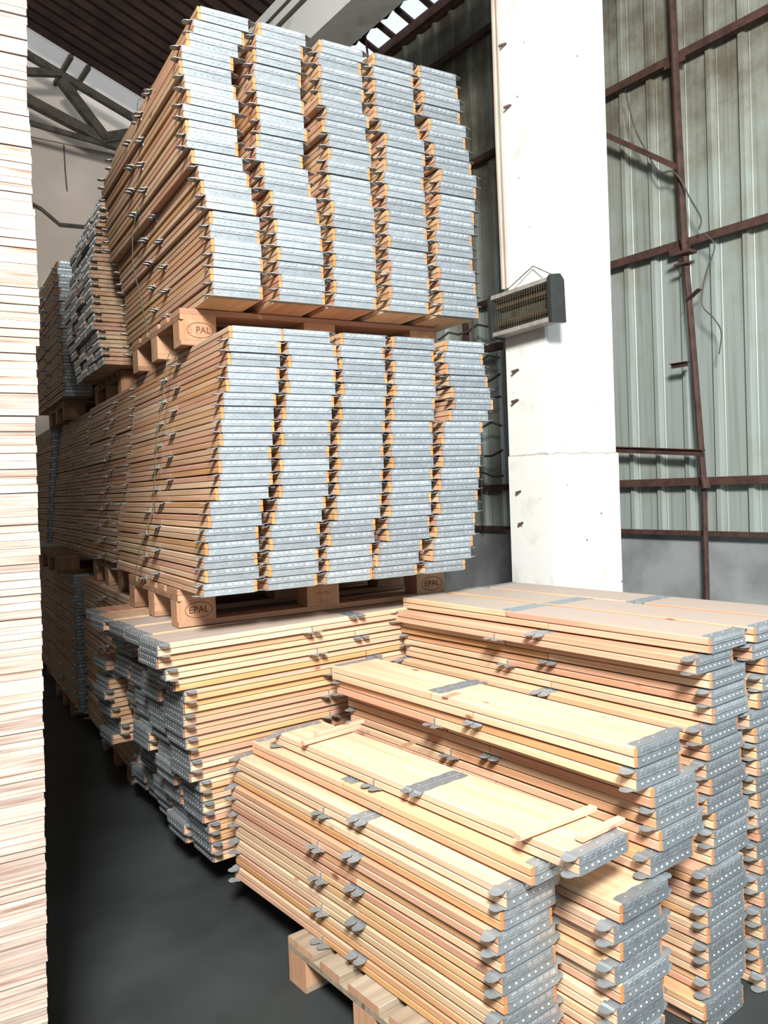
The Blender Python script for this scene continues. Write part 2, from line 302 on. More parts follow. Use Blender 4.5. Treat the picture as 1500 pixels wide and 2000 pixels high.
# far wall
fw = build(MB().box(-9, 7.9, FLOOR, WX, 8.1, 5.05), 'wall_far', 'beige', mw=BLD); tag(fw, 'pale beige plastered end wall of the hall', kind='structure')
build(MB().box(-9, 7.86, 5.05, WX, 8.05, 7.6), 'gable_panel', 'beige', fw)
build(MB().tube([(1.0, 7.84, 4.35), (1.487, 7.84, 4.16), (1.697, 7.84, 4.0), (2.4, 7.84, 4.04)], .02), 'wall_pipe', 'darksteel', fw)
build(MB().tube([(1.80, 7.84, 5.02), (1.80, 7.84, 4.70), (1.81, 7.84, 4.45)], .008), 'hanging_wire', 'cable', fw)
# roof (slope 0.363 down towards the right wall)
def rz(x): return 4.98+(WX-x)*.363
roof = None
def corr_roof(x0, x1, y0, y1, name, mat, parent, t=0.0):
    b = MB(); n = int((y1-y0)/.09); pr = []
    for i in range(n+1): pr.append((y0+(y1-y0)*i/n, .018 if i % 2 else -.018))
    v = [(x0, y, rz(x0)+d+t) for y, d in pr]+[(x1, y, rz(x1)+d+t) for y, d in pr]
    b.add(v, [(i, i+1, n+2+i, n+1+i) for i in range(n)]); return build(b, name, mat, parent, BLD if parent is None else None)
roof = corr_roof(-7, 3.25, -4.2, 7.12, 'ceiling', 'roof', None); tag(roof, 'dark brown corrugated roof sheeting sloping down to the right', kind='structure')
corr_roof(3.25, 4.0, -4.2, 2.2, 'roof_sheet', 'roof', roof); corr_roof(3.25, 3.74, 2.2, 7.12, 'roof_sheet', 'roof', roof)
for y0_, y1_ in ((2.2, 3.4), (3.4, 4.6), (4.6, 5.8), (5.8, 7.1)): corr_roof(3.75, 3.93, y0_, y1_-.02, 'skylight_sheet', 'sky_sheet', roof)
for x in (3.92, 3.62, 3.25):
    build(MB().beam((x, -4.2, rz(x)-.07), (x, 7.2, rz(x)-.07), .06, .09), 'purlin', 'rust', roof)
for k in range(16): build(MB().beam((3.72, 2.4+k*.3, rz(3.72)-.02), (3.95, 2.4+k*.3, rz(3.95)-.02), .07, .02), 'sheet_lap', 'roof', roof)
for k in range(4): build(MB().beam((3.7, 2.6+k*1.2, rz(3.7)-.04), (3.95, 2.9+k*1.2, rz(3.95)-.04), .02, .02), 'tie_rod', 'rust', roof)
for x0_, x1_ in ((-7, -.4), (-.35, 1.70), (1.78, 1.90), (1.98, 3.95)):
    b = MB(); b.add([(x0_, 7.14, rz(x0_)), (x1_, 7.14, rz(x1_)), (x1_, 7.88, rz(x1_)), (x0_, 7.88, rz(x0_))], [(0, 1, 2, 3)]); build(b, 'skylight_pane', 'sky_sheet', roof)
for x in (1.74, 1.94): build(MB().beam((x, 7.1, rz(x)-.02), (x, 7.9, rz(x)-.02), .05, .05), 'skylight_bar', 'darksteel', roof)
# roof truss in front of the end wall
tr = tag(link('roof_truss', None), 'dark steel roof truss in front of beige end wall', 'truss'); tr.matrix_basis = BLD @ Matrix.Translation((2.2, 7.2, 4.8)); ti = Matrix.Translation((-2.2, -7.2, -4.8))
def tp(a, b, w_, name, mat='darksteel'):
    q = MB().beam(a, b, w_, w_*.9, up=(0, 1, 0)); q.v = [tuple(ti @ Vector(x)) for x in q.v]; build(q, name, mat, tr)
tp((-.6, 7.2, rz(-.6)-.26), (3.9, 7.2, rz(3.9)-.26), .08, 'top_chord')
tp((-.6, 7.2, 5.78), (2.13, 7.2, 4.90), .11, 'lower_chord'); tp((2.13, 7.2, 4.90), (3.9, 7.2, 4.75), .12, 'lower_chord')
tp((-.6, 7.2, 5.05), (2.3, 7.2, 4.85), .055, 'tie_bar')
tp((1.62, 7.17, 5.50), (2.12, 7.17, 4.92), .11, 'diagonal_web'); tp((2.12, 7.17, 4.92), (2.75, 7.17, 5.16), .12, 'diagonal_web'); tp((1.62, 7.17, 5.58), (.9, 7.17, 5.42), .08, 'diagonal_web')
# pillar and concrete beam
pil = tag(build(MB(), 'pillar', 'paint'), 'thick white painted square concrete pillar carrying a heater', 'pillar')
b = MB(); c_ = .012
x0, x1, y0, y1 = 2.222, 2.795, .164, .480
def oct_(z, g=0): return [(x0+c_-g, y0-g, z), (x1-c_+g, y0-g, z), (x1+g, y0+c_-g, z), (x1+g, y1, z), (x0-g, y1, z), (x0-g, y0+c_-g, z)]
lv = [(FLOOR, .012), (.640, .010), (.648, .0), (4.3, 0), (5.1, 0)]
for z, g in lv: b.v += oct_(z, g)
for i in range(len(lv)-1):
    b.f += [(i*6+k, i*6+(k+1) % 6, (i+1)*6+(k+1) % 6, (i+1)*6+k) for k in range(6)]
b.f += [tuple(range(5, -1, -1)), tuple(range((len(lv)-1)*6, len(lv)*6))]; b.m = [0]*len(b.f)
pil.data = b.mesh('pillar', ['paint']); pil.matrix_basis = BLD
for z, y in ((.25, .40), (.43, .41), (.95, .42), (1.12, .41), (2.6, .4), (2.95, .42)):
    build(MB().tube([(x0-.03, y, z), (x0-.005, y-.02, z+.01), (x0+.01, y-.03, z+.01)], .008), 'rebar_stub', 'rust', pil)
bm_ = tag(build(MB().box(2.256, -3.6, 4.0, 2.587, 7.6, 4.55), 'concrete_beam', 'paint', mw=BLD), 'pale concrete roof beam running above the stacks', 'beam')
build(MB().box(2.235, -3.6, 4.30, 2.256, 7.6, 4.33).box(2.235, -3.6, 4.42, 2.256, 7.6, 4.435), 'conduit', 'cable', bm_)
cb = tag(build(MB().tube([(x0-.02, .46, 1.6), (x0-.02, .47, 2.5), (x0-.02, .465, 3.4), (x0-.02, .47, 4.3)], .012).tube([(x0-.02, .43, 1.6), (x0-.02, .435, 3.0), (x0-.02, .44, 4.3)], .008), 'conduit', 'beige_dark', mw=BLD), 'pale conduit pipes running up the left edge of the white pillar', 'conduit')
# heater on the pillar, facing left
ht = tag(link('infrared_heater', None), 'dark framed electric infrared heater hung on the white pillar', 'heater')
ht.matrix_basis = BLD @ Matrix.Translation((2.10, .24, 1.44)) @ Matrix.Rotation(radians(-1.5), 4, 'X')
HW, HH = .215, .115
build(MB().box(.0, -HW, HH-.022, .09, HW, HH).box(.02, -HW, HH, .085, HW, HH+.006), 'top_rail', 'alu', ht)
build(MB().box(.0, -HW, -HH, .09, HW, -HH+.022), 'bottom_rail', 'alu', ht)
for s_ in (-1, 1):
    y_ = s_*HW; q = MB()
    pr = [(-.012, -HH-.012), (.098, -HH-.006), (.098, HH-.01), (.07, HH+.02), (.0, HH+.008), (-.012, HH-.01)]
    v = [(x, y_, z) for x, z in pr]+[(x, y_+s_*.022, z) for x, z in pr]
    q.add(v, [tuple(range(6)), tuple(range(11, 5, -1))]+[(i, (i+1) % 6, 6+(i+1) % 6, 6+i) for i in range(6)]); build(q, 'end_cap', 'black', ht)
build(MB().box(.075, -HW, -HH+.02, .085, HW, HH-.02), 'reflector', 'reflector', ht)
for z in (-.045, .05): build(MB().tube([(.045, -HW, z), (.045, HW, z)], .012, 8), 'heating_tube', 'brass', ht)
q = MB()
for k in range(23): y_ = -HW+.02+k*(2*HW-.04)/22; q.box(.004, y_-.0008, -HH+.02, .006, y_+.0008, HH-.02)
for k in range(11): z_ = -HH+.03+k*(2*HH-.06)/10; q.box(.003, -HW, z_-.0008, .005, HW, z_+.0008)
build(q, 'wire_guard', 'darksteel', ht)
build(MB().tube([(.05, -HW, HH+.01), (.10, -.02, HH+.12), (.06, HW, HH+.0)], .003), 'hanging_wire', 'cable', ht)
build(MB().box(.09, -.05, -.03, .13, .05, .03), 'wall_bracket', 'rust', ht)
# ------------------------------------------------------------------ pallets
def text_mesh(s, size, mat):
    cu = D.curves.new('stamp', 'FONT'); cu.body = s; cu.size = size; cu.align_x = 'CENTER'; cu.align_y = 'CENTER'; cu.extrude = .0004
    o = D.objects.new('stamp', cu); C.objects.link(o); dg = bpy.context.evaluated_depsgraph_get(); me = D.meshes.new_from_object(o.evaluated_get(dg))
    D.objects.remove(o); D.curves.remove(cu); me.name = 'stamp'; me.materials.clear(); me.materials.append(M[mat]); return me
def ring_mesh(rx, ry, t=.0022):
    b = MB(); n = 32
    for k in range(n):
        a = 2*pi*k/n; b.v += [(rx*cos(a), ry*sin(a), 0), ((rx-t)*cos(a), (ry-t)*sin(a), 0)]
    b.f = [(2*k, 2*((k+1) % n), 2*((k+1) % n)+1, 2*k+1) for k in range(n)]; b.m = [0]*n; return b.mesh('stamp_ring', ['burn'])
TX = {'EPAL': text_mesh('EPAL', .036, 'burn'), 'PAL': text_mesh('PAL', .036, 'burn'), 'E': text_mesh('E', .036, 'burn_faint'), 'num': text_mesh('186-1B5a', .017, 'burn_faint'), 'num2': text_mesh('6-4-6', .017, 'burn_faint')}
RING = ring_mesh(.054, .031)
PM = {}
def pallet_meshes(key, mats):
    a, bl = mats; d = {}
    d['deck145'] = MB().cbox(0, 0, .122, 1.2, .145, .144, .002, axis='x', ends=1).mesh('deck_board', [a, bl])
    d['deck100'] = MB().cbox(0, 0, .122, 1.2, .100, .144, .002, axis='x', ends=1).mesh('deck_board', [a, bl])
    d['stringer'] = MB().cbox(0, 0, .100, .145, .8, .122, .002, ends=1).mesh('stringer_board', [a, bl])
    d['bottom'] = MB().cbox(0, 0, 0, 1.2, .1, .022, .002, axis='x', ends=1).mesh('bottom_board', [a, bl])
    d['block'] = MB().box(0, 0, .022, .145, .1, .100).mesh('block', [bl])
    b = MB(); c = .018
    b.plate([(c, 0), (.145, 0), (.145, .1), (0, .1), (0, c)], .022, .100); d['corner'] = b.mesh('block', [bl])
    PM[key] = d
pallet_meshes('brown', ('pallet', 'pallet_block')); pallet_meshes('grey', ('pallet_grey', 'pallet_block'))
def pallet(loc, rot, label, key='brown', marks=('EPAL', 'num', 'EPAL'), group='wooden pallets under the stacks', wd=1.2):
    r = link('pallet', None, mw=RZ(rot, loc)); tag(r, label, 'pallet', group); d = PM[key]
    for y, k in ((0, 'deck145'), (.185, 'deck100'), (.3275, 'deck145'), (.515, 'deck100'), (.655, 'deck145')):
        o = link('deck_board', d[k], r); o.location = (0, y, 0); o.scale.x = wd/1.2
    for x in (0, wd/2-.0725, wd-.145): o = link('stringer_board', d['stringer'], r); o.location = (x, 0, 0)
    for y in (0, .35, .7): o = link('bottom_board', d['bottom'], r); o.location = (0, y, 0); o.scale.x = wd/1.2
    for i, x in enumerate((0, wd/2-.0725, wd-.145)):
        for j, y in enumerate((0, .35, .7)):
            o = link('block', d['corner'] if (i == 0 and j == 0) else d['block'], r); o.location = (x, y, 0)
            if j == 0 and marks[i]:
                def st(me, dx, dz, nm='stamp'):
                    s = link(nm, me, o); s.location = (.0725+dx, -.0012, .061+dz); s.rotation_euler = (pi/2, 0, 0)
                if marks[i] == 'EPAL': st(TX['EPAL'], .006, 0); st(RING, .006, 0, 'stamp_ring')
                if marks[i] == 'PAL': st(TX['PAL'], .018, 0); st(TX['E'], -.034, 0); st(RING, .006, 0, 'stamp_ring')
                if marks[i] == 'num': st(TX['num'], .0, .012); st(TX['num2'], .0, -.022)
    return r
pallet((0, 0, 0), 0, 'brown pallet with round branded marks under the lower strapped stack')
pallet((.096, .127, 1.079), 0, 'brown pallet with a half worn mark under the upper strapped stack', marks=('PAL', 'num', 'EPAL'))
pallet((.09, 1.38, 0), 0, 'brown pallet just behind the marked pallet of the lower strapped stack')
pallet((-.04, 2.76, 0), 0, 'farthest pallet in the middle tier, beside the plywood pile', marks=(None,)*3)
pallet((.22, 1.75, 1.079), 0, 'pallet in dark shade under the crosswise upper stack', marks=(None,)*3)
pallet((.12, 3.15, 1.066), 0, 'pallet under the far upper stack next to the beige wall', marks=(None,)*3)
pallet((.33, .12, FLOOR), BETA, 'pallet in shade under the crosswise stack on the floor', marks=(None,)*3)
pallet((.10, 1.45, FLOOR), 0, 'floor pallet of the dark stack behind the crosswise stack', marks=(None,)*3)
pallet((.06, 3.1, FLOOR), 0, 'farthest floor pallet at the end of the dark aisle', marks=(None,)*3)
pallet((.242, -1.41, FLOOR), 8, 'weathered grey pallet under the nearest stack at the bottom edge', key='grey', marks=(None,)*3, wd=.74)
# ------------------------------------------------------------------ folded collars
W = .195
def lip(L, y_end, up_z, sgn, b, t=.0013):
    """end-hinge lip lying on the face at z=up_z, with rounded tongue past the edge x=0 ; sgn=+1 near end, -1 far end"""
    y = lambda d: y_end+sgn*d
    x1 = W-.012
    main = [(.002, y(0)), (x1, y(0)), (x1, y(.030)), (x1-.02, y(.034)), (x1-.05, y(.030)), (x1-.08, y(.034)), (x1-.11, y(.030)), (.03, y(.034)), (.002, y(.032))]
    if sgn < 0: main = main[::-1]
    b.plate(main, up_z, up_z+t)
def tongue(b, yc, hw, z, dz, t=.0014):
    # joggled rounded tongue sticking out past x=0, centred at yc (half width hw)
    out = [(.004, -1), (-.006, -1), (-.012, -.95), (-.026, -.8), (-.034, -.45), (-.036, 0), (-.034, .45), (-.026, .8), (-.012, .95), (-.006, 1), (.004, 1)]
    def zz(x): return z+(dz if x < -.01 else 0)
    n = len(out); v = [(x, yc+q*hw, zz(x)) for x, q in out]+[(x, yc+q*hw, zz(x)+t) for x, q in out]
    # strips between mirrored points keep the joggle
    f = []
    for i in range(n//2):
        j = n-1-i
        if i+1 < j-1: f += [(i, i+1, j-1, j), (n+j, n+j-1, n+i+1, n+i)]
        else: f += [(i, i+1, j), (n+j, n+i+1, n+i)]
    f += [(i, n+i, n+i+1, i+1) for i in range(n-1)]
    b.add(v, f)
def collar_parts(L, h, dusty=False, clean=False, g_=.0072):
    t = (h-g_)/2; zl = g_*.36; zu = zl+t+g_*.28; wm = 'clean' if clean else 'wood'
    topm = 'dusty' if dusty else wm
    P = []
    s1, s2 = L*.4286, L*.5714
    g = .002
    for (a, c, z) in ((.002, s1-g, zu), (s1+g, L-.002, zu), (.002, s2-g, zl), (s2+g, L-.002, zl)):
        b = MB().cbox(0, a, z, W, c, z+t, .0022, 0, 1, 2 if z == zu else None); P.append(('board', b, [wm, 'endgrain', topm]))
    zt, zb, zm = zu+t, zl, (zl+t+zu)/2
    for ye, sg in ((0, 1), (L, -1)):
        b = MB(); lip(L, ye, zt, sg, b); lip(L, ye, zb-.0013, sg, b)
        tongue(b, ye+sg*.020, .019, zt-.0002, -.004); tongue(b, ye+sg*.020, .019, zb-.0012, .003)
        x1 = W-.012; ya, yb = (ye-.0018, ye+.0018) if sg > 0 else (ye-.0018, ye+.0018)
        # end leaves wrapping the two boards
        b.box(.001, ya, zl-.0012, x1, yb, zm-.0014); b.box(.001, ya, zm+.0012, x1, yb, zt+.0012)
        # knuckles along the joint, alternating
        yo = ye-sg*.0026
        for k in range(6):
            xa = .006+k*(x1-.012)/6; zc = zm+(.0020 if k % 2 else -.0022)
            b.box(xa, min(ye, yo), zc-.0011, xa+(x1-.012)/6-.002, max(ye, yo), zc+.0011)
        nrm = (0, -sg, 0); yr = ye-sg*.0018
        for k in range(7):
            xr = .022+k*(x1-.044)/6
            b.dome((xr, yr, zl+t*.52), .0042, .0022, nrm, 6, 1)
            # pressed windows in the upper leaf
            b.box(xr-.0082, min(yr, yr-sg*.0016), zu+t*.40, xr+.0082, max(yr, yr-sg*.0016), zu+t*.86, 1)
        for k in range(3): b.dome((.03+k*.06, ye+sg*.018, zt+.0012), .003, .0016, (0, 0, 1), 6, 1)
        P.append(('end_hinge', b, ['zinc', 'rivet', 'zinc_dull']))
    for s, zf, up_ in ((s1, zt, 1), (s2, zb, -1)):
        b = MB(); z0 = zf if up_ > 0 else zf-.0013; x1 = W-.012
        wav = [(.002, s-.030), (.03, s-.034), (.06, s-.030), (.09, s-.034), (.12, s-.030), (.15, s-.034), (x1, s-.030), (x1, s-.001), (.002, s-.001)]
        b.plate(wav, z0, z0+.0013); b.plate([(x, 2*s-y) for x, y in wav][::-1], z0, z0+.0013)
        zk = zf+up_*.001
        b.tube([(.004, s, zk), (x1, s, zk)], .0022, 6)
        for dy in (-.019, .019):
            tongue(b, s+dy, .017, z0, -.004*up_)
            for k in range(3): b.dome((.03+k*.06, s+dy*.9, zf+up_*.0013), .003, .0014, (0, 0, up_), 6, 1)
        zz0, zz1 = (zu+.001, zt) if up_ > 0 else (zl, zl+t-.001)
        b.box(-.003, s-.0022, zz0, .006, s+.0022, zz1)
        P.append(('seam_hinge', b, ['zinc', 'rivet']))
    return P
PROTO = {}
def proto(key, L, h, **k):
    P = collar_parts(L, h, **k); PROTO[key] = dict(L=L, h=h, raw=P, mesh=[(n, b.mesh(n, ms)) for n, b, ms in P])
proto('mid', 1.4, .0467); proto('top', 1.4, .0523); proto('cross', 1.4, .0458); proto('near', 1.34, .0501, g_=.0088)
proto('nearB', 1.34, .0572, g_=.0088); proto('near_clean', 1.34, .0501, g_=.0088, clean=True); proto('nearB_clean', 1.34, .0572, g_=.0088, clean=True)
proto('near_dusty', 1.36, .05, g_=.0088, dusty=True); proto('cross_dusty', 1.4, .0458, dusty=True); proto('c_near', 1.36, .05, g_=.0088)
def cmat(key, x, y, z, rot, flip, tilt=0.0):
    L = PROTO[key]['L']; m = RZ(rot, (x, y, z)) @ Matrix.Rotation(radians(tilt), 4, 'Y')
    if flip: m = m @ Matrix.Translation((W, L, 0)) @ Matrix.Rotation(pi, 4, 'Z')
    return m
def collar(key, x, y, z, rot, flip, label, group):
    r = link('pallet_collar', None, mw=cmat(key, x, y, z, rot, flip)); tag(r, label, 'pallet collar', group)
    for n, me in PROTO[key]['mesh']: link(n, me, r)
    return r
# everything past the three hundred nearest collars is one joined mass
class Mass:
    def __init__(s): s.v = []; s.f = []; s.m = []
    def add(s, key, x, y, z, rot, flip):
        m = cmat(key, x, y, z, rot, flip)
        for n, b, ms in PROTO[key]['raw']:
            off = 3 if 'hinge' in n else 0
            o = len(s.v); s.v += [tuple(m @ Vector(p)) for p in b.v]; s.f += [tuple(i+o for i in q) for q in b.f]; s.m += [i+off for i in b.m]
mass = Mass()
ORD = ['topmost', 'second', 'third', 'fourth', 'fifth', 'sixth', 'seventh', 'eighth', 'ninth', 'tenth', 'eleventh', 'twelfth', 'thirteenth', 'fourteenth', 'fifteenth', 'sixteenth', 'seventeenth', 'eighteenth', 'nineteenth', 'twentieth', 'twenty-first', 'lowest']
def ordn(i, n): return 'lowest' if i == n-1 else ORD[i]
def nth(i, n): o = ordn(i, n); return o if o in ('topmost', 'lowest') else o+' from top'
COLN = ['leftmost', 'second', 'middle', 'fourth', 'rightmost']
rnd = random.Random(3)
MID = [[.009,.015,.016,.023,.02,.037,.044,.068,.083,.082,.084,.088,.095,.101,.109,.121,.129,.131,.136,.14],
 [.239,.246,.251,.255,.263,.272,.288,.299,.305,.309,.309,.316,.32,.329,.342,.347,.353,.359,.359,.332],
 [.473,.477,.477,.485,.494,.518,.528,.533,.537,.541,.541,.544,.552,.558,.562,.572,.574,.566,.568,.572],
 [.677,.684,.706,.739,.745,.75,.754,.76,.767,.773,.776,.774,.777,.782,.792,.797,.801,.796,.794,.796],
 [.91,.937,.952,.958,.967,.981,.985,.991,.998,1.005,1.011,1.011,1.025,1.053,1.083,1.069,1.058,1.041,1.04,1.045]]
TOP = [[.16,.153,.164,.159,.159,.158,.144,.131,.124,.101,.085,.084,.078,.093,.085,.073,.081,.102,.132,.147],
 [.42,.42,.42,.419,.417,.415,.41,.397,.378,.369,.35,.355,.371,.36,.361,.35,.356,.355,.366,.379],
 [.655,.657,.657,.66,.662,.661,.661,.658,.655,.649,.646,.657,.658,.632,.652,.624,.634,.627,.63,.636],
 [.912,.915,.917,.915,.915,.916,.916,.915,.914,.912,.909,.913,.924,.92,.902,.877,.883,.873,.876,.874],
 [1.175,1.168,1.164,1.16,1.154,1.153,1.153,1.166,1.172,1.177,1.182,1.186,1.163,1.15,1.134,1.14,1.113,1.109,1.101,1.095]]
for key, tab, yf, z0, nm in (('mid', MID, -.30, .144, 'lower'), ('top', TOP, -.10, 1.223, 'upper')):
    h = PROTO[key]['h']
    for c in range(5):
        for i in range(20):
            k = 19-i
            collar(key, tab[c][i]+rnd.uniform(-.002, .002), yf+rnd.uniform(-.004, .006), z0+i*h, rnd.uniform(-.35, .35), i % 2 == 1,
                   'folded wooden collar with steel hinges, %s, %s column of %s strapped stack' % (nth(k, 20), COLN[c], nm), 'folded collars in the %s strapped stack' % nm)
# foreground stacks
def near_stack(n, z0, x, y, rot, key, offs, where, grp, topkey=None, startflip=0, total=None, idx0=0):
    h = PROTO[key]['h']; total = total or n; rr = []
    d = (-sin(radians(rot)), cos(radians(rot)))
    for i in range(n):
        k = n-1-i; o, oy = offs[k] if k < len(offs) else (rnd.uniform(-.012, .012), rnd.uniform(-.006, .006))
        rr.append(collar(topkey if (topkey and k == 0) else key, x+o, y+oy, z0+i*h, rot+rnd.uniform(-.5, .5), (k+startflip) % 2 == 1,
               'folded wooden collar, %s, %s' % (nth(k+idx0, total), where), grp))
    return rr
FGZ = FLOOR+.144
near_stack(9, FGZ, .340, -1.481, 8.6, 'near', [(0, 0), (-.018, .004), (-.03, 0), (-.02, .004), (-.022, 0), (-.02, 0), (-.025, 0), (-.022, 0), (-.022, 0)],
           'low stack nearest the camera', 'folded collars in the nearest low stack', topkey='near_clean')
pair = near_stack(2, FGZ+9*.0501+.001, .452, -1.61, 8.4, 'near', [(0, 0), (-.06, .10)], 'overhanging pair lying on the nearest low stack', 'pair of collars lying across the nearest stack', topkey='near_clean')
near_stack(8, FGZ, .575, -1.60, 7.6, 'near', [(0, -.01), (-.012, 0)], 'lower part of second foreground stack under the overhanging pair', 'folded collars in the second foreground stack', startflip=1)
ups = near_stack(6, FGZ+8*.0501+.001, .687, -1.565, 7.4, 'nearB', [(0, 0), (.004, 0), (.055, 0), (.07, 0), (.075, -.004), (.045, 0)],
           'upper part of second foreground stack', 'folded collars in the second foreground stack', topkey='nearB_clean', startflip=1)
CO = [(0, 0), (-.055, 0), (0, 0), (.005, 0), (.005, 0), (-.04, 0), (-.022, 0), (-.025, 0), (-.012, 0), (-.025, 0), (0, 0), (0, 0), (-.012, 0), (-.055, -.02), (-.055, -.02), (-.06, -.02), (-.065, -.02), (-.06, -.02), (-.07, -.02), (-.06, -.02), (-.10, -.03), (-.07, -.02)]
near_stack(22, FLOOR, 1.079, -1.484, 7.9, 'c_near', CO, 'third and tall foreground stack', 'folded collars in the third foreground stack', topkey='near_dusty', startflip=1)
DO = [(0, 0), (-.01, 0), (.045, 0), (.035, 0), (.01, .0), (-.03, 0), (-.01, 0), (0, 0)]
near_stack(22, FLOOR, 1.300, -1.469, 7.9, 'c_near', DO, 'fourth foreground stack by the right edge', 'folded collars in the fourth foreground stack', topkey='near_dusty', startflip=1)
near_stack(3, FLOOR+19*.05, 1.530, -1.46, 7.9, 'c_near', [(0, 0)], 'rearmost stack with dusty top by the right edge', 'folded collars in the rearmost foreground stack', topkey='near_dusty')
for i in range(19): mass.add('c_near', 1.53+rnd.uniform(-.01, .01), -1.46, FLOOR+i*.05, 7.9, i % 2)
# crosswise stack under the lower strapped stack (collars run left to right)
CX = [-.147,-.145,-.117,-.084,-.048,-.048,-.049,-.045,-.036,-.019,-.017,-.014,.022,.033,.037,.043,.064,.072,.078,.092]
bd = (-sin(radians(BETA)), cos(radians(BETA)))
def cross_at(x, yfront, z, flip, row=0):
    # x, yfront: front-left corner
    return (x+bd[0]*W, yfront+bd[1]*W, z, -90+BETA, flip)
ROWO = [0, .025, .04, .065, .085]
rowj = [[rnd.uniform(-.045, .03) for _ in range(10)] for _ in range(5)]
for row in range(5):
    for i in range(20):
        k = 19-i; lean = .0135*k
        if row == 0: ox = 0; 
        else: ox = ROWO[row]+rowj[row][k//2]+(.05 if 0 < k < 4 else 0)-(.085+rnd.uniform(-.03, .03) if (row == 4 and 4 < k < 14) else 0)
        fx = CX[k]+ox+bd[0]*.232*row; fy = -.262+lean+bd[1]*.232*row
        a = cross_at(fx, fy, FGZ+i*.0458, k % 2 == 0)
        key = 'cross_dusty' if k == 0 else 'cross'
        if row == 0: collar(key, *a, 'folded wooden collar, %s, front row of crosswise stack on floor' % nth(k, 20), 'collars in front row of the crosswise stack')
        elif row == 1 and k < 6: collar(key, *a, 'folded wooden collar, %s, second row of crosswise stack' % nth(k, 20), 'collars in second row of the crosswise stack')
        elif row in (2,) and k < 1: collar(key, *a, 'folded wooden collar, %s, third row of crosswise stack' % nth(k, 20), 'collars in third row of the crosswise stack')
        else: mass.add(key, *a)
def lengthwise(x, y, z0, cols, n, key, jit=.012, lean=0):
    h = PROTO[key]['h']
    for c in range(cols):
        for i in range(n): mass.add(key, x+c*.228+rnd.uniform(-jit, jit)*.5+lean*i, y+rnd.uniform(-.01, .01), z0+i*h, rnd.uniform(-.3, .3), i % 2)
lengthwise(.075, 1.10, .144, 4, 20, 'mid', lean=.0055)
lengthwise(.085, 2.52, .144, 2, 20, 'mid', lean=.0055)
lengthwise(.06, 3.96, .144, 2, 20, 'mid', lean=.004)
lengthwise(.05, 4.06, FGZ, 2, 20, 'cross')
lengthwise(.06, 1.05, FGZ, 2, 20, 'cross')
lengthwise(.03, 2.62, FGZ, 2, 20, 'cross')
lengthwise(.09, 2.95, 1.21, 2, 20, 'mid', jit=.004)
UX = [.135,.12,.11,.10,.085,.09,.075,.07,.05,.045,.05,.05,.055,.05,.06,.05,.075,.08,.09,.10]
for row in range(4):
    for i in range(20):
        k = 19-i; o = UX[k]+(0 if row == 0 else rnd.uniform(-.015, .015)-.0*row)
        mass.add('mid', o, 1.60+row*.215+W, 1.225+i*.0467, -90, k % 2 == 0)
me = D.meshes.new('stacked_collars'); me.from_pydata(mass.v, [], mass.f)
for x in ('wood', 'endgrain', 'wood', 'zinc', 'rivet', 'zinc_dull'): me.materials.append(M[x])
me.polygons.foreach_set('material_index', mass.m); me.update()
ms = link('stacked_collars', me); tag(ms, 'more folded wooden collars piled in the shaded stacks further back', 'pallet collars', kind='stuff')
# small printed marks on two top boards
for r_, (x, y), a_ in ((pair[-1], (.556, -.692), 14), (ups[-1], (.622, -.87), 12)):
    zt_ = r_.matrix_basis.translation.z+.0501-.0012 if r_ is pair[-1] else r_.matrix_basis.translation.z+.0572-.0012
    q = MB(); q.box(-.034, -.013, -.0010, .034, -.011, .0004).box(-.034, .011, -.0010, .034, .013, .0004)
    for k in range(9): q.box(-.034+k*.008, -.011, -.0010, -.0295+k*.008, .011, .0004)
    build(q, 'stamp', 'burn_faint', r_, r_.matrix_basis.inverted() @ RZ(a_, (x, y, zt_-.0018)))
# ------------------------------------------------------------------ straps round the two stacks
def strap(path, label):
    q = MB(); n = len(path)
    for (x, y, z, nx, nz) in path:
        q.v += [(x, y-.006, z), (x, y+.006, z), (x+nx*.0012, y+.006, z+nz*.0012), (x+nx*.0012, y-.006, z+nz*.0012)]
    for i in range(n-1): q.f += [(4*i+k, 4*i+(k+1) % 4, 4*i+4+(k+1) % 4, 4*i+4+k) for k in range(4)]
    q.m = [0]*len(q.f); tag(build(q, 'strapping_band', 'strap'), label, 'strap')
strap([(1.24, .37, .30, 1, 0), (1.26, .36, .70, 1, 0), (1.25, .35, 1.0, 1, 0), (1.20, .35, 1.084, 0, 1), (.6, .345, 1.084, 0, 1), (.11, .34, 1.084, 0, 1), (.095, .335, 1.05, -1, 0), (.075, .35, .90, -1, 0), (.05, .37, .75, -1, 0), (.035, .38, .60, -1, 0), (.03, .41, .45, -1, 0), (-.02, .47, .28, -1, 0), (-.035, .52, .15, -1, 0), (-.03, .55, .10, -1, 0)],
      'thin green strapping band on left side of the lower strapped stack')
strap([(1.33, .62, 1.3, 1, 0), (1.42, .62, 1.8, 1, 0), (1.41, .62, 2.25, 1, 0), (1.37, .6, 2.276, 0, 1), (.7, .58, 2.276, 0, 1), (.15, .56, 2.276, 0, 1), (.10, .62, 2.22, -1, 0), (.10, .68, 2.0, -1, 0), (.095, .66, 1.8, -1, 0), (.05, .62, 1.65, -1, 0), (.035, .58, 1.5, -1, 0), (.045, .52, 1.35, -1, 0), (.055, .48, 1.22, -1, 0), (.06, .46, 1.16, -1, 0)],
      'green strapping band on left side of the upper strapped stack')
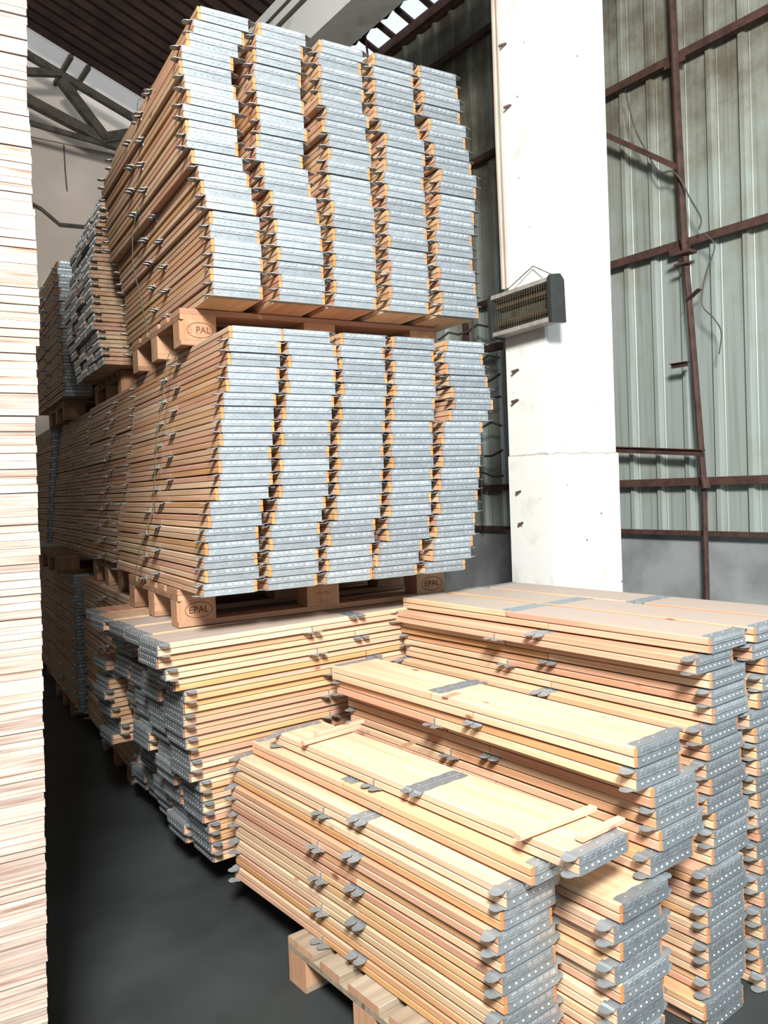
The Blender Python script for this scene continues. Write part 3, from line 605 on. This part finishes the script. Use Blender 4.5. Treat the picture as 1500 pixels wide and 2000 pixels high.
# ------------------------------------------------------------------ loose battens
PZ = FGZ+11*.0501+.0035
def batten(a, b_, z, wd, tk, label, slope=0):
    a = Vector((a[0], a[1], 0)); b_ = Vector((b_[0], b_[1], 0)); d = b_-a; L = d.length
    q = MB().cbox(0, -wd/2, 0, L, wd/2, tk, .002, axis='x', ends=1)
    o = build(q, 'batten', ['stick', 'stick'], mw=Matrix.Translation((a.x, a.y, z)) @ Matrix.Rotation(math.atan2(d.y, d.x), 4, 'Z')); tag(o, label, 'batten'); return o
batten((.262, -.50), (.50, -.455), PZ, .022, .014, 'short pink wooden batten at far end of the overhanging pair, nearer one')
batten((.34, -.44), (.545, -.40), PZ, .022, .014, 'short pink wooden batten behind another at the far end of the pair')
batten((.385, -1.47), (.655, -1.45), PZ, .024, .014, 'long narrow pink batten lying across near end of the overhanging pair')
batten((.50, -1.56), (.66, -1.54), PZ, .024, .014, 'short pink wooden block beside the steel hinge of the overhanging pair')
# ------------------------------------------------------------------ plywood pile on the left
PLY = [(-.542,1.649),(-.548,1.509),(-.554,1.414),(-.548,1.346),(-.554,1.181),(-.549,1.164),(-.55,1.041),(-.55,.946),(-.553,.854),(-.562,.849),(-.563,.695),(-.572,.69),(-.573,.59),(-.575,.531),(-.577,.387),(-.578,.37),(-.58,.232),(-.586,.058),(-.588,.05),(-.591,-.104),(-.598,-.273),(-.608,-.575),(-.61,-.592),(-.614,-.732),(-.616,-1.1)]
def plyx(z):
    if z >= PLY[0][1]: return PLY[0][0]
    for (xa, za), (xb, zb) in zip(PLY, PLY[1:]):
        if zb <= z <= za: return xb+(xa-xb)*(z-zb)/(za-zb+1e-9)
    return PLY[-1][0]
pms = [MB().box(-1.25, 0, 0, 0, 1.25, t).mesh('plywood_sheet', ['ply']) for t in (.0178, .0172, .0146)]
z = FLOOR+.12; i = 0; rp = random.Random(5)
ledg = tag(build(MB().box(0, 0, 0, .1, 1.2, .119).box(-.6, 0, 0, -.5, 1.2, .119).box(-1.2, 0, 0, -1.1, 1.2, .119), 'bearer_set', 'pallet', mw=Matrix.Translation((-.75, -.93, FLOOR))), 'timber bearers under the tall plywood pile on the left', 'bearer')
zs = []
while z < 2.75: t = .018 if rp.random() < .8 else .0152; zs.append((z, t)); z += t+(.0025 if rp.random() < .06 else .0003)  # sheets above the view are added so the pile shades the stacks behind
LEDGE = [(1.17, 'above the topmost ledge'), (.85, 'between first and second ledge'), (.69, 'between second and third ledge'), (.37, 'between third and fourth ledge'), (.05, 'between fourth and fifth ledge'), (-.60, 'between fifth and sixth ledge'), (-9, 'below the sixth ledge')]
def num(n): return str(n)+('th' if 10 < n % 100 < 14 else {1: 'st', 2: 'nd', 3: 'rd'}.get(n % 10, 'th'))
cnt = {}
for z, t in reversed(zs):
    band = next(b for zz, b in LEDGE if z+.009 > zz); cnt[band] = cnt.get(band, 0)+1
    o = link('plywood_sheet', pms[(0 if rp.random() < .5 else 1) if t > .017 else 2])
    o.location = (plyx(z+.009)+rp.uniform(-.0015, .0015), -.95+rp.uniform(-.003, .003), z)
    tag(o, '%s plywood sheet down, %s of left pile' % (num(cnt[band]), band), 'plywood sheet', 'plywood sheets in the tall left pile')
